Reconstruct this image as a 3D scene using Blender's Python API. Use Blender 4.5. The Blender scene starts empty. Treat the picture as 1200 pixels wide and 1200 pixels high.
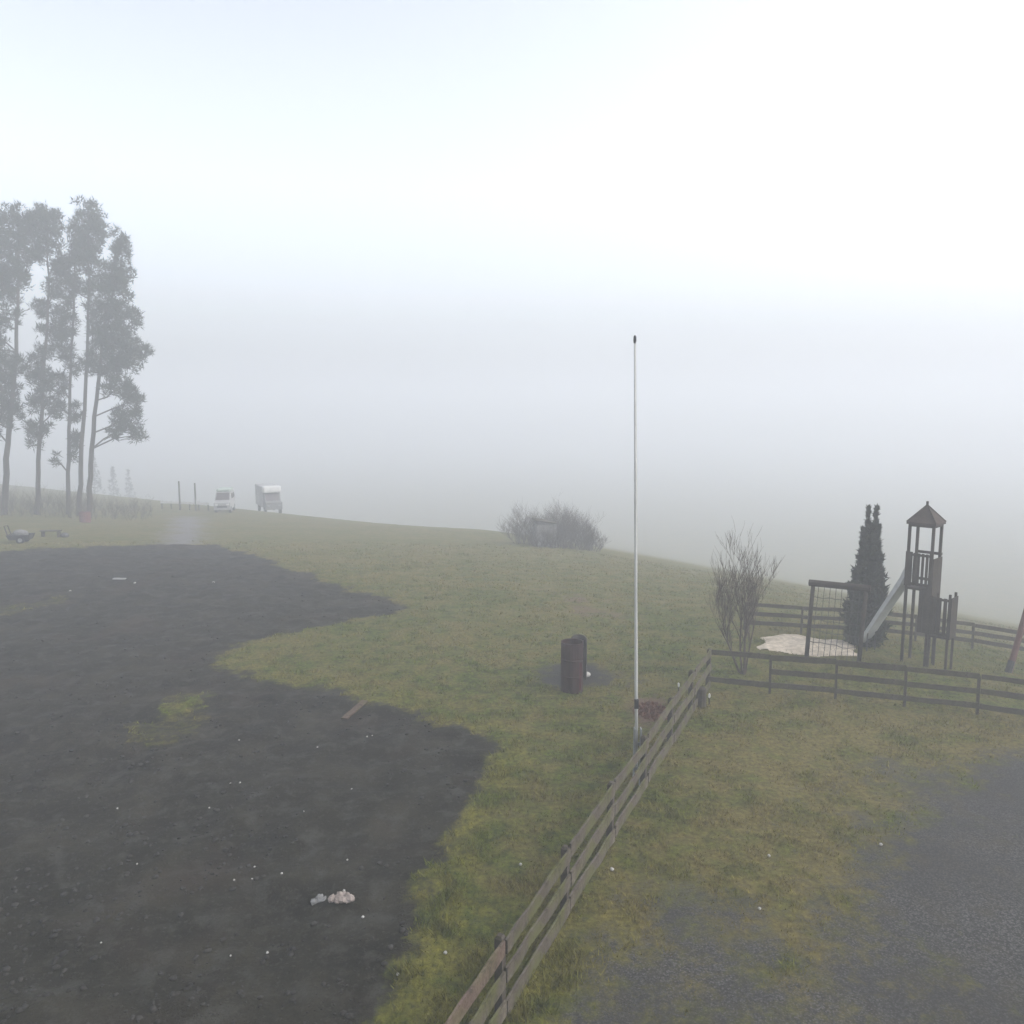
import bpy, bmesh, math, random
import numpy as np
from mathutils import Vector, Matrix

random.seed(11)
rng = np.random.default_rng(11)
S = bpy.context.scene
COL = S.collection
R = math.radians

# ------------------------------------------------------------------ camera, sky, sun, exposure
CAM_H, F, PITCH = 6.0, 900.0, R(7.0)
cd = bpy.data.cameras.new('camera')
cam = bpy.data.objects.new('camera', cd)
COL.objects.link(cam)
cam.location = (0, 0, CAM_H)
cam.rotation_euler = (R(90) - PITCH, 0, 0)
cd.sensor_width = 36
cd.lens = 36 * F / 1200
cd.clip_start, cd.clip_end = 0.1, 3000
S.camera = cam

W = bpy.data.worlds.new('World')
S.world = W
W.use_nodes = True
wn, wl = W.node_tree.nodes, W.node_tree.links
wn.clear()
sky = wn.new('ShaderNodeTexSky')
sky.sky_type = 'NISHITA'
sky.sun_disc = False
SUN_EL, SUN_AZ = R(45), R(98)
sky.sun_elevation, sky.sun_rotation = SUN_EL, SUN_AZ
sky.air_density, sky.dust_density, sky.ozone_density = 1.0, 4.0, 1.0
hs = wn.new('ShaderNodeHueSaturation')
hs.inputs['Saturation'].default_value = 0.40
bg = wn.new('ShaderNodeBackground')
bg.inputs['Strength'].default_value = 0.12
wo = wn.new('ShaderNodeOutputWorld')
wl.new(sky.outputs[0], hs.inputs['Color'])
# overcast sky shaped by hand: brightest low down, dimmer overhead, dimmest at the horizon
tc = wn.new('ShaderNodeTexCoord')
sx = wn.new('ShaderNodeSeparateXYZ')
mr = wn.new('ShaderNodeValToRGB')
SKY_STOPS = ((0.0, .75), (.04, 1.5), (.09, 2.7), (.16, 3.7), (.27, 4.4), (1.0, 2.1))
while len(mr.color_ramp.elements) < len(SKY_STOPS): mr.color_ramp.elements.new(.5)
for e_, (p_, k_) in zip(mr.color_ramp.elements, SKY_STOPS):
    e_.position, e_.color = p_, (k_, k_, k_, 1)
mu = wn.new('ShaderNodeMix')
mu.data_type, mu.blend_type = 'RGBA', 'MULTIPLY'
mu.inputs[0].default_value = 1.0
wl.new(tc.outputs['Generated'], sx.inputs[0])
wl.new(sx.outputs['Z'], mr.inputs['Fac'])
wl.new(hs.outputs[0], mu.inputs[6])
wl.new(mr.outputs[0], mu.inputs[7])
wl.new(mu.outputs[2], bg.inputs['Color'])
wl.new(bg.outputs[0], wo.inputs['Surface'])

sd = bpy.data.lights.new('sun', 'SUN')
sd.energy, sd.angle, sd.color = 0.5, R(30), (1, .97, .93)
sun = bpy.data.objects.new('sun', sd)
COL.objects.link(sun)
sv = Vector((math.sin(SUN_AZ) * math.cos(SUN_EL), math.cos(SUN_AZ) * math.cos(SUN_EL), math.sin(SUN_EL)))
sun.rotation_euler = sv.to_track_quat('Z', 'Y').to_euler()
sun.location = (0, 0, 60)

S.view_settings.view_transform = 'Standard'
S.view_settings.look = 'None'
S.view_settings.gamma = 1
S.view_settings.exposure = -0.36
cy = S.cycles
cy.use_denoising = True
cy.max_bounces, cy.diffuse_bounces, cy.glossy_bounces = 8, 3, 2
cy.transmission_bounces, cy.transparent_max_bounces = 2, 8
cy.volume_bounces = 3
FOG_DENSITY = 0.0094

# ------------------------------------------------------------------ terrain functions
def sp(x, k):
    return k * np.logaddexp(0, np.asarray(x, float) / k)

def ground0(x, y):
    """height of the land: flat yard, gentle fall to the far right, crest, valley beyond"""
    t = 0.45 * x + 0.9 * y
    z = -0.08 * sp(t - 22, 2.0)
    z = z - 0.12 * sp(x + .3 * y - 16.5, 1.0)
    s = (y + 0.84 * x - 54.4) / 1.306
    z = z - (0.045 + 0.255 / (1 + np.exp((np.asarray(x, float) + 7) / 3.0))) * sp(s, 2.0)
    return -16 + sp(z + 16, 1.5)

def hash2(ix, iy, seed):
    h = (ix * 374761393 + iy * 668265263 + seed * 974634777) & 0xffffffff
    h = ((h ^ (h >> 13)) * 1274126177) & 0xffffffff
    return ((h ^ (h >> 16)) & 0xffff) / 65535.0

def vnoise(x, y, scale, seed=0):
    x = np.asarray(x, float) * scale + 1000; y = np.asarray(y, float) * scale + 1000
    ix, iy = np.floor(x).astype(np.int64), np.floor(y).astype(np.int64)
    fx, fy = x - ix, y - iy
    fx, fy = fx * fx * (3 - 2 * fx), fy * fy * (3 - 2 * fy)
    a, b = hash2(ix, iy, seed), hash2(ix + 1, iy, seed)
    c, d = hash2(ix, iy + 1, seed), hash2(ix + 1, iy + 1, seed)
    return (a + (b - a) * fx) * (1 - fy) + (c + (d - c) * fx) * fy - 0.5

def P(u, v, dz=0.0):
    """where the line of sight through photo point (u, v) meets the land"""
    dx, dy = (u - 600) / F, (600 - v) / F
    d = Vector((dx, math.cos(PITCH) + dy * math.sin(PITCH), -math.sin(PITCH) + dy * math.cos(PITCH)))
    lo, t = 1.0, 1.0
    while t < 400:
        p = d * t
        if CAM_H + p.z < float(ground0(p.x, p.y)) + dz:
            break
        lo = t
        t += 0.5
    hi = t
    for _ in range(30):
        m = (lo + hi) / 2
        p = d * m
        if CAM_H + p.z < float(ground0(p.x, p.y)) + dz: hi = m
        else: lo = m
    p = d * hi
    return Vector((p.x, p.y, CAM_H + p.z))

def PY(u, v, Y):
    """point of that line of sight at distance Y along the ground"""
    dx, dy = (u - 600) / F, (600 - v) / F
    d = Vector((dx, math.cos(PITCH) + dy * math.sin(PITCH), -math.sin(PITCH) + dy * math.cos(PITCH)))
    p = d * (Y / d.y)
    return Vector((p.x, p.y, CAM_H + p.z))

def G(x, y):
    return float(ground0(x, y))

def on(x, y):
    return Vector((x, y, G(x, y)))

# ------------------------------------------------------------------ object helpers
def tag(o, label=None, cat=None, group=None, kind=None):
    if label: o['label'] = label
    if cat: o['category'] = cat
    if group: o['group'] = group
    if kind: o['kind'] = kind
    return o

def empty(name, loc, rz=0.0):
    o = bpy.data.objects.new(name, None)
    COL.objects.link(o)
    o.location = loc
    o.rotation_euler = (0, 0, rz)
    o.empty_display_size = 0.2
    return o

def copy_tree(o, parent=None):
    c = o.copy()
    COL.objects.link(c)
    if parent: c.parent = parent
    for ch in [k for k in bpy.data.objects if k.parent == o]:
        copy_tree(ch, c)
    return c

class MB:
    """collects shapes, then links them as one mesh object"""
    def __init__(s):
        s.v, s.f = [], []
    def add(s, vs, fs):
        n = len(s.v)
        s.v += [tuple(p) for p in vs]
        s.f += [tuple(i + n for i in f) for f in fs]
    def box(s, c, size, rot=None, bev=0.0):
        bm = bmesh.new()
        bmesh.ops.create_cube(bm, size=1)
        bmesh.ops.scale(bm, vec=size, verts=bm.verts)
        if bev > 0:
            bmesh.ops.bevel(bm, geom=list(bm.edges), offset=bev, segments=2, profile=.6, affect='EDGES')
        M = Matrix.Translation(Vector(c))
        if rot is not None: M = M @ rot
        s.bm(bm, M)
    def bm(s, bm, M=None):
        bm.verts.index_update()
        s.add([(M @ v.co if M else v.co.copy()) for v in bm.verts], [[v.index for v in f.verts] for f in bm.faces])
        bm.free()
    def tube(s, pts, rad, n=6, cap=True):
        pts = [Vector(p) for p in pts]
        base = len(s.v)
        up = Vector((0.31, 0.17, 0.93)).normalized()
        for i, p in enumerate(pts):
            d = (pts[min(i + 1, len(pts) - 1)] - pts[max(i - 1, 0)])
            if d.length < 1e-9: d = Vector((0, 0, 1))
            d.normalize()
            a = d.cross(up)
            if a.length < .05: a = d.cross(Vector((1, 0, 0)))
            a.normalize()
            b = d.cross(a)
            r = rad[i] if hasattr(rad, '__len__') else rad
            for k in range(n):
                t = 2 * math.pi * k / n
                s.v.append(tuple(p + (a * math.cos(t) + b * math.sin(t)) * r))
        for i in range(len(pts) - 1):
            for k in range(n):
                k2 = (k + 1) % n
                s.f.append((base + i * n + k, base + i * n + k2, base + (i + 1) * n + k2, base + (i + 1) * n + k))
        if cap:
            s.f.append(tuple(base + k for k in range(n))[::-1])
            s.f.append(tuple(base + (len(pts) - 1) * n + k for k in range(n)))
    def plank(s, p, q, w, t, side, segs=6, wob=0.006):
        """sawn board from p to q: height w, thickness t along side"""
        p, q, side = Vector(p), Vector(q), Vector(side).normalized()
        d = (q - p).normalized()
        up = side.cross(d).normalized()
        if up.z < 0: up = -up
        base = len(s.v)
        for i in range(segs + 1):
            c = p.lerp(q, i / segs)
            o1, o2 = random.uniform(-wob, wob), random.uniform(-wob, wob)
            so = random.uniform(-wob, wob)
            for (su, ss) in ((1, 1), (1, -1), (-1, -1), (-1, 1)):
                s.v.append(tuple(c + up * (su * w / 2 + (o1 if su > 0 else o2)) + side * (ss * t / 2 + so)))
        for i in range(segs):
            a, b = base + i * 4, base + (i + 1) * 4
            for k in range(4):
                s.f.append((a + k, a + (k + 1) % 4, b + (k + 1) % 4, b + k))
        s.f.append((base + 3, base + 2, base + 1, base))
        e = base + segs * 4
        s.f.append((e, e + 1, e + 2, e + 3))
    def build(s, name, mat, parent=None, loc=None, smooth=False):
        me = bpy.data.meshes.new(name)
        me.from_pydata(s.v, [], s.f)
        me.materials.append(mat)
        if smooth:
            me.polygons.foreach_set('use_smooth', [True] * len(me.polygons))
        me.update()
        bm = bmesh.new(); bm.from_mesh(me)
        bmesh.ops.recalc_face_normals(bm, faces=bm.faces)
        bm.to_mesh(me); bm.free()
        o = bpy.data.objects.new(name, me)
        COL.objects.link(o)
        if loc is not None: o.location = loc
        if parent: o.parent = parent
        return o

def np_mesh(name, verts, tris, mat, parent=None):
    me = bpy.data.meshes.new(name)
    verts = np.asarray(verts, np.float32); tris = np.asarray(tris, np.int32)
    k = tris.shape[1]
    me.vertices.add(len(verts)); me.vertices.foreach_set('co', verts.ravel())
    me.loops.add(tris.size); me.loops.foreach_set('vertex_index', tris.ravel())
    me.polygons.add(len(tris))
    me.polygons.foreach_set('loop_start', np.arange(0, tris.size, k, dtype=np.int32))
    me.update(calc_edges=True)
    me.materials.append(mat)
    o = bpy.data.objects.new(name, me)
    COL.objects.link(o)
    if parent: o.parent = parent
    return o

# ------------------------------------------------------------------ materials
class NT:
    def __init__(s, name, rough=.9, spec=.2):
        s.m = bpy.data.materials.new(name)
        s.m.use_nodes = True
        s.t = s.m.node_tree
        s.b = s.t.nodes['Principled BSDF']
        s.b.inputs['Roughness'].default_value = rough
        s.b.inputs['Specular IOR Level'].default_value = spec
    def n(s, typ, **kw):
        x = s.t.nodes.new(typ)
        for k, v in kw.items(): setattr(x, k, v)
        return x
    def set(s, sock, val):
        if hasattr(val, 'is_linked'): s.t.links.new(val, sock)
        else: sock.default_value = val
    def pos(s, scale=(1, 1, 1), obj=False):
        if obj: p = s.n('ShaderNodeTexCoord').outputs['Object']
        else: p = s.n('ShaderNodeNewGeometry').outputs['Position']
        mp = s.n('ShaderNodeMapping')
        mp.inputs['Scale'].default_value = scale
        s.t.links.new(p, mp.inputs['Vector'])
        return mp.outputs[0]
    def noise(s, vec, scale, detail=3, rough=.6):
        x = s.n('ShaderNodeTexNoise')
        s.t.links.new(vec, x.inputs['Vector'])
        x.inputs['Scale'].default_value = scale
        x.inputs['Detail'].default_value = detail
        x.inputs['Roughness'].default_value = rough
        return x.outputs['Fac']
    def ramp(s, fac, stops):
        x = s.n('ShaderNodeValToRGB')
        s.t.links.new(fac, x.inputs['Fac'])
        e = x.color_ramp.elements
        while len(e) < len(stops): e.new(.5)
        for i, (p, c) in enumerate(stops):
            e[i].position = p
            e[i].color = (c[0], c[1], c[2], 1) if hasattr(c, '__len__') else (c, c, c, 1)
        return x.outputs['Color']
    def mix(s, fac, a, b, blend='MIX'):
        x = s.n('ShaderNodeMix', data_type='RGBA', blend_type=blend)
        s.set(x.inputs[0], fac)
        s.set(x.inputs[6], a if hasattr(a, 'is_linked') else (a[0], a[1], a[2], 1))
        s.set(x.inputs[7], b if hasattr(b, 'is_linked') else (b[0], b[1], b[2], 1))
        return x.outputs[2]
    def math(s, op, a, b=0.0, c=None):
        x = s.n('ShaderNodeMath', operation=op)
        s.set(x.inputs[0], a); s.set(x.inputs[1], b)
        if c is not None: s.set(x.inputs[2], c)
        return x.outputs[0]
    def bump(s, h, strength=.5, dist=.05):
        x = s.n('ShaderNodeBump')
        x.inputs['Strength'].default_value = strength
        x.inputs['Distance'].default_value = dist
        s.t.links.new(h, x.inputs['Height'])
        s.t.links.new(x.outputs[0], s.b.inputs['Normal'])
    def col(s, c):
        s.set(s.b.inputs['Base Color'], c if hasattr(c, 'is_linked') else (c[0], c[1], c[2], 1))
        return s

def simple(name, c1, c2, scale=6, rough=.85, spec=.2, stretch=(1, 1, 1), bump=.3, metal=0.0):
    t = NT(name, rough, spec)
    p = t.pos(stretch, obj=True)
    f = t.noise(p, scale, 5)
    t.col(t.ramp(f, [(.3, c1), (.7, c2)]))
    if bump: t.bump(f, bump, .01)
    t.b.inputs['Metallic'].default_value = metal
    return t.m

def grass_color(t, gain=1.0):
    p = t.pos((1, 1, 0))
    big = t.noise(p, .33, 3)
    mid = t.noise(p, 1.7, 4)
    fine = t.noise(p, 11, 4, .7)
    g = t.ramp(fine, [(.28, (.030*gain, .042*gain, .011*gain)), (.72, (.135*gain, .162*gain, .022*gain))])
    st = t.ramp(fine, [(.28, (.062*gain, .049*gain, .020*gain)), (.72, (.210*gain, .180*gain, .056*gain))])
    g = t.mix(t.ramp(t.noise(p, 4.3, 3, .7), [(.38, .75), (.56, 0)]), g, (.026*gain, .030*gain, .010*gain))
    k = t.math('ADD', t.math('MULTIPLY', big, .65), t.math('MULTIPLY', mid, 1.0))
    k = t.ramp(k, [(.68, 0), (.96, 1)])
    # the lawn inside the drive's corner is paler and drier
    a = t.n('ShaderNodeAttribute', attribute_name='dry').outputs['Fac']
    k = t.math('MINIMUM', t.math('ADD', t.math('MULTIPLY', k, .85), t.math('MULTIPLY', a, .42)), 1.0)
    c = t.mix(k, g, st)
    mo = t.n('ShaderNodeAttribute', attribute_name='moss').outputs['Fac']
    mo = t.math('MULTIPLY', mo, t.ramp(mid, [(.42, .1), (.58, .9)]))
    return t.mix(mo, c, t.ramp(fine, [(.3, (.040, .046, .008)), (.7, (.25, .235, .035))])), fine, mid

def ground_material():
    t = NT('ground_soil_grass_gravel', .95, .12)
    p = t.pos((1, 1, 0))
    gc, fine, mid = grass_color(t)
    at = lambda n: t.n('ShaderNodeAttribute', attribute_name=n).outputs['Fac']
    fn = t.noise(p, 5, 5, .75)
    vf = t.noise(p, 34, 4, .75)
    md = t.noise(p, .9, 4, .65)
    # bare earth
    d = t.ramp(md, [(.30, (.009, .0080, .0050)), (.52, (.021, .0190, .0125)), (.72, (.046, .041, .028))])
    d = t.mix(t.ramp(fn, [(.52, 0), (.72, .7)]), d, (.058, .053, .040))
    d = t.mix(t.ramp(t.noise(p, 2.6, 3, .6), [(.52, 0), (.66, .75)]), d, (.058, .056, .049))
    d = t.mix(t.ramp(t.noise(p, 14, 3, .7), [(.55, 0), (.70, .6)]), d, (.075, .072, .063))
    d = t.mix(t.ramp(vf, [(.30, .65), (.5, 0)]), d, (.008, .0075, .007))
    d = t.mix(t.ramp(t.noise(p, .38, 3), [(.55, 0), (.7, .35)]), d, (.055, .036, .027))
    # drive: crushed grey stone, damp darker tracks, earth showing through
    st = t.n('ShaderNodeTexVoronoi'); st.inputs['Scale'].default_value = 52
    t.t.links.new(p, st.inputs['Vector'])
    sc = t.n('ShaderNodeSeparateColor'); t.t.links.new(st.outputs['Color'], sc.inputs[0])
    g = t.ramp(sc.outputs[0], [(.15, (.050, .049, .047)), (.55, (.088, .086, .082)), (.95, (.155, .152, .147))])
    g = t.mix(t.ramp(st.outputs['Distance'], [(.35, 0), (.75, .55)]), g, (.024, .024, .024))
    g = t.mix(t.ramp(t.noise(p, .55, 4, .65), [(.40, .6), (.60, 0)]), g, (.050, .049, .047))
    g = t.mix(t.ramp(t.noise(p, 2.2, 4), [(.48, 0), (.70, .55)]), g, (.075, .066, .046))
    def edge(name, amp, lo, hi):
        k = t.math('ADD', at(name), t.math('MULTIPLY', t.math('SUBTRACT', fn, .5), amp))
        return t.ramp(k, [(lo, 0), (hi, 1)])
    c = t.mix(edge('gravel', 1.3, .30, .72), gc, g)
    c = t.mix(edge('track', 1.0, .30, .80), c, t.ramp(fn, [(.3, (.12, .115, .11)), (.7, (.22, .21, .20))]))
    c = t.mix(edge('ash', 1.1, .32, .72), c, t.ramp(vf, [(.3, (.022, .021, .020)), (.7, (.070, .067, .062))]))
    c = t.mix(edge('worn', .9, .35, .75), c, t.ramp(vf, [(.3, (.07, .045, .03)), (.7, (.20, .135, .10))]))
    c = t.mix(edge('dirt', 1.0, .36, .62), c, d)
    t.col(c)
    h = t.math('ADD', t.math('MULTIPLY', fn, .6), t.math('MULTIPLY', vf, .5))
    t.bump(h, .9, .07)
    return t.m

def wood(name, a, b, moss=0.0):
    t = NT(name, .9, .15)
    p = t.pos((1, 1, 1), obj=True)
    f = t.noise(p, 3.0, 5, .7)
    f2 = t.noise(p, 28, 4, .7)
    c = t.ramp(f, [(.3, a), (.7, b)])
    c = t.mix(t.ramp(f2, [(.35, .55), (.6, 0)]), c, [x * .4 for x in a])
    oi = t.n('ShaderNodeObjectInfo').outputs['Random']
    c = t.mix(t.math('MULTIPLY', oi, .62), c, t.mix(f, [v * .35 for v in a], [v * .62 for v in b]))
    if moss:
        c = t.mix(t.ramp(t.noise(p, 2.1, 5), [(.46, 0), (.60, moss)]), c, (.095, .10, .035))
        c = t.mix(t.ramp(t.noise(p, 6.5, 4, .7), [(.54, 0), (.66, .7)]), c, (.035, .028, .021))
    t.col(c)
    t.bump(f2, .5, .008)
    return t.m

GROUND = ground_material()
tg = NT('grass_blades', .8, .15); tg.col(grass_color(tg, 1.4)[0]); GRASS = tg.m
GREYWOOD = wood('weathered_grey_wood', (.062, .050, .038), (.235, .205, .165), .85)
OLDWOOD = wood('dark_weathered_wood', (.055, .047, .040), (.14, .118, .10), .3)
REDWOOD = wood('reddish_old_board', (.095, .066, .052), (.21, .155, .125), .4)
PLAYWOOD = wood('brown_stained_playground_wood', (.040, .033, .027), (.095, .078, .062))
ROOFWOOD = wood('brown_roof_boards', (.065, .048, .042), (.13, .098, .085))
BARK = simple('pine_bark', (.035, .030, .026), (.085, .066, .055), 4, stretch=(3, 3, .6))
NEEDLE = simple('pine_needles', (.016, .026, .016), (.042, .058, .034), 1.2, bump=0)
THUJA = simple('dark_evergreen_scales', (.014, .020, .014), (.055, .066, .042), 3.5, bump=0)
TWIG = simple('bare_twig_bark', (.060, .048, .042), (.12, .096, .084), 7, bump=0)
SCRUB = simple('dry_scrub', (.050, .045, .030), (.125, .108, .066), 1.5, bump=0)
WHITE = simple('white_paint', (.62, .62, .61), (.76, .76, .74), 3, .45, .4, bump=0)
POLEPAINT = simple('dull_white_pole_paint', (.42, .42, .41), (.60, .60, .58), 2, .5, .3, bump=0)
CREAM = simple('aged_white_panel', (.28, .28, .275), (.38, .38, .375), 2, .6, .3, bump=0)
GLASS = simple('dark_window_glass', (.05, .04, .04), (.09, .065, .062), 2, .15, .5, bump=0)
RUBBER = simple('black_rubber', (.012, .012, .012), (.03, .03, .03), 8, .8)
GREYMETAL = simple('galvanised_grey_metal', (.20, .21, .22), (.34, .35, .36), 9, .5, .4, metal=.5)
DARKMETAL = simple('dark_metal', (.02, .02, .022), (.05, .05, .052), 9, .5, .4)
RUST = simple('rusty_drum_metal', (.020, .012, .012), (.055, .028, .026), 5, .85, stretch=(1, 1, .35))
RUSTRED = simple('dull_red_streak', (.075, .022, .028), (.10, .035, .038), 6)
GREYSHELL = simple('grey_brown_curved_metal', (.028, .025, .022), (.075, .068, .062), 4, .85)
SLIDE = simple('grey_slide_plastic', (.40, .415, .42), (.52, .535, .54), 4, .5, .4, bump=0)
ROPE = simple('grey_rope', (.06, .058, .055), (.12, .115, .11), 20)
SAND = simple('pale_pinkish_sand', (.33, .28, .215), (.66, .575, .46), 7, .95, .1, bump=.6)
STONE = simple('pale_stone', (.30, .29, .27), (.52, .50, .47), 9)
PINKSTONE = simple('pinkish_rubble', (.15, .125, .11), (.36, .31, .28), 14)
GREYSTONE = simple('grey_rubble', (.10, .10, .098), (.25, .25, .245), 14)
DARKSTONE = simple('dark_boulder', (.05, .05, .052), (.12, .12, .12), 8)
CLOD = simple('soil_clod', (.012, .011, .010), (.050, .046, .041), 2)
LEAFLITTER = simple('red_brown_dead_leaves', (.10, .050, .034), (.22, .115, .080), 9, bump=0)
REDPAINT = simple('faded_red_paint', (.12, .050, .046), (.18, .08, .072), 5, .6)
REDBROWN = simple('red_brown_swing_wood', (.095, .042, .036), (.17, .085, .072), 5)
GREENISH = simple('green_grey_roof', (.30, .36, .31), (.42, .48, .43), 4, .6, bump=0)
SHEDWOOD = wood('pale_grey_shed_boards', (.19, .185, .175), (.40, .39, .37))

# ------------------------------------------------------------------ the land
def poly(px):
    return np.array([[P(u, v).x, P(u, v).y] for u, v in px])

def sdist(x, y, pg):
    """signed distance to a polygon, positive inside"""
    d2 = np.full(x.shape, 1e9)
    ins = np.zeros(x.shape, bool)
    n = len(pg)
    for i in range(n):
        ax, ay = pg[i]; bx, by = pg[(i + 1) % n]
        ex, ey = bx - ax, by - ay
        t = np.clip(((x - ax) * ex + (y - ay) * ey) / (ex * ex + ey * ey + 1e-9), 0, 1)
        d2 = np.minimum(d2, (x - ax - t * ex) ** 2 + (y - ay - t * ey) ** 2)
        if by != ay:
            c = ((ay > y) != (by > y)) & (x < (bx - ax) * (y - ay) / (by - ay) + ax)
            ins ^= c
    d = np.sqrt(d2)
    return np.where(ins, d, -d)

DIRT = poly([(-500, 690), (-150, 658), (0, 648), (60, 642), (150, 639), (245, 637), (285, 645), (325, 660), (385, 684), (440, 698),
             (482, 711), (470, 719), (420, 725), (365, 737), (320, 745), (285, 752), (268, 764), (262, 776), (285, 790), (320, 800),
             (375, 808), (425, 822), (470, 833), (520, 849), (560, 858), (584, 874), (578, 898), (560, 925), (528, 950), (512, 975),
             (498, 1010), (488, 1040), (494, 1075), (482, 1120), (466, 1155), (438, 1195), (415, 1260), (395, 1400), (-500, 1400)])
GRAVEL = poly([(1500, 850), (1230, 872), (1150, 888), (1075, 905), (1035, 938), (1005, 990), (985, 1040), (1000, 1090), (975, 1140),
               (925, 1138), (885, 1105), (840, 1083), (800, 1092), (770, 1125), (700, 1160), (640, 1165), (610, 1215), (590, 1400), (1600, 1400)])
TRACK = poly([(205, 605), (240, 606), (238, 638), (228, 650), (180, 648), (195, 630)])
ASH = poly([(628, 785), (650, 776), (690, 778), (726, 790), (728, 801), (700, 808), (665, 810), (635, 800)])
WORN = [poly([(742, 818), (775, 813), (786, 830), (770, 848), (748, 850)]), poly([(640, 690), (690, 700), (700, 720), (655, 715)])]
DRY = poly([(830, 815), (1000, 830), (1300, 850), (1000, 1000), (960, 1200), (700, 1200), (640, 1150), (760, 960)])

def masks(x, y):
    n1 = vnoise(x, y, .8, 3) + .65 * vnoise(x, y, 2.1, 5) + .55 * vnoise(x, y, 5.3, 8)
    r = np.hypot(x, y)
    m = {}
    m['dirt'] = np.clip(.5 + (sdist(x, y, DIRT) + n1 * (.34 + r * .012)) / 1.0, 0, 1)
    # grassy tufts left standing in the soil
    for (u, v, rr) in ((200, 846, .42), (228, 816, .34), (4, 714, .9)):
        if rr <= 0: continue
        q = P(u, v)
        m['dirt'] = np.clip(m['dirt'] - np.clip(1.3 - np.hypot((x - q.x), (y - q.y) * .6) / rr + n1 * 1.8, 0, .45), 0, 1)
    m['gravel'] = np.clip(.5 + (sdist(x, y, GRAVEL) + n1 * 1.5 - .15) / 3.6, 0, 1)
    m['track'] = np.clip(.5 + (sdist(x, y, TRACK) + n1 * 1.0) / 2.5, 0, 1)
    m['ash'] = np.clip(.5 + (sdist(x, y, ASH) + n1 * .9) / 1.6, 0, 1)
    m['worn'] = np.clip(np.maximum(.5 + (sdist(x, y, WORN[0]) + n1 * .5) / .8, .35 + (sdist(x, y, WORN[1]) + n1 * 2) / 4), 0, 1)
    m['dry'] = np.clip(.5 + (sdist(x, y, DRY) + n1 * 1.2) / 1.6, 0, 1) * .8
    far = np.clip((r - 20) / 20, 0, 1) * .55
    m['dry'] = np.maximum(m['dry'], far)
    ed = sdist(x, y, DIRT)
    m['moss'] = np.clip(1.0 - np.abs(ed + .35 + n1 * .5) / .55, 0, 1) * np.clip((22 - r) / 12, 0, 1)
    m['moss'] = np.maximum(m['moss'], .6 * np.clip((9.3 - y) / 1.5, 0, 1) * (x < 1.5))
    return m

def height(x, y, m=None):
    r = np.hypot(x, y)
    fade = np.clip((90 - r) / 50, 0, 1)
    z = ground0(x, y) + fade * (.10 * vnoise(x, y, .22, 21) + .05 * vnoise(x, y, .7, 22))
    if m is not None:
        rough = .034 + .075 * m['dirt'] - .02 * m['gravel']
        z = z + fade * rough * (vnoise(x, y, 1.9, 31) + .8 * vnoise(x, y, 4.1, 32))
        z = z - .06 * np.clip(m['dirt'] * 1.5 - .3, 0, 1) * fade
    return z

def axis(lo, hi, step, far, grow=1.12):
    a = list(np.arange(lo, hi + 1e-6, step))
    s, p = step, hi
    while p < far:
        s *= grow; p += s; a.append(p)
    s, p, b = step, lo, []
    while p > -far:
        s *= grow; p -= s; b.append(p)
    return np.array(b[::-1] + a)

xs = axis(-24, 16, .11, 620)
ys1 = axis(5, 30, .10, 620)
yf = [30.0]
while yf[-1] < 80: yf.append(yf[-1] + .10 * (yf[-1] / 30) ** 2)
while yf[-1] < 620: yf.append(yf[-1] * 1.06)
ys = np.concatenate([ys1[ys1 < 29.99], np.array(yf)])
XX, YY = np.meshgrid(xs, ys)
x, y = XX.ravel(), YY.ravel()
MK = masks(x, y)
z = height(x, y, MK)
nx, ny = len(xs), len(ys)
ii = (np.arange(ny - 1)[:, None] * nx + np.arange(nx - 1)[None, :]).ravel()
quads = np.stack([ii, ii + 1, ii + nx + 1, ii + nx], 1)
dq = MK['dirt'][quads].mean(1) > .5
gq = (MK['gravel'][quads].mean(1) > .52) & ~dq
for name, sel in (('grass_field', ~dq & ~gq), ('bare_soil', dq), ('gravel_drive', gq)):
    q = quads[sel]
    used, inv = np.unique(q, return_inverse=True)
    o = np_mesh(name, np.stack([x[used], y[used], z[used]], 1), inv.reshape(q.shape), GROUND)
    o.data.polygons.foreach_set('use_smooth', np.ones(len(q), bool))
    for k, a in MK.items():
        at = o.data.attributes.new(k, 'FLOAT', 'POINT')
        at.data.foreach_set('value', a[used].astype(np.float32))
    tag(o, kind='structure')

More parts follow.
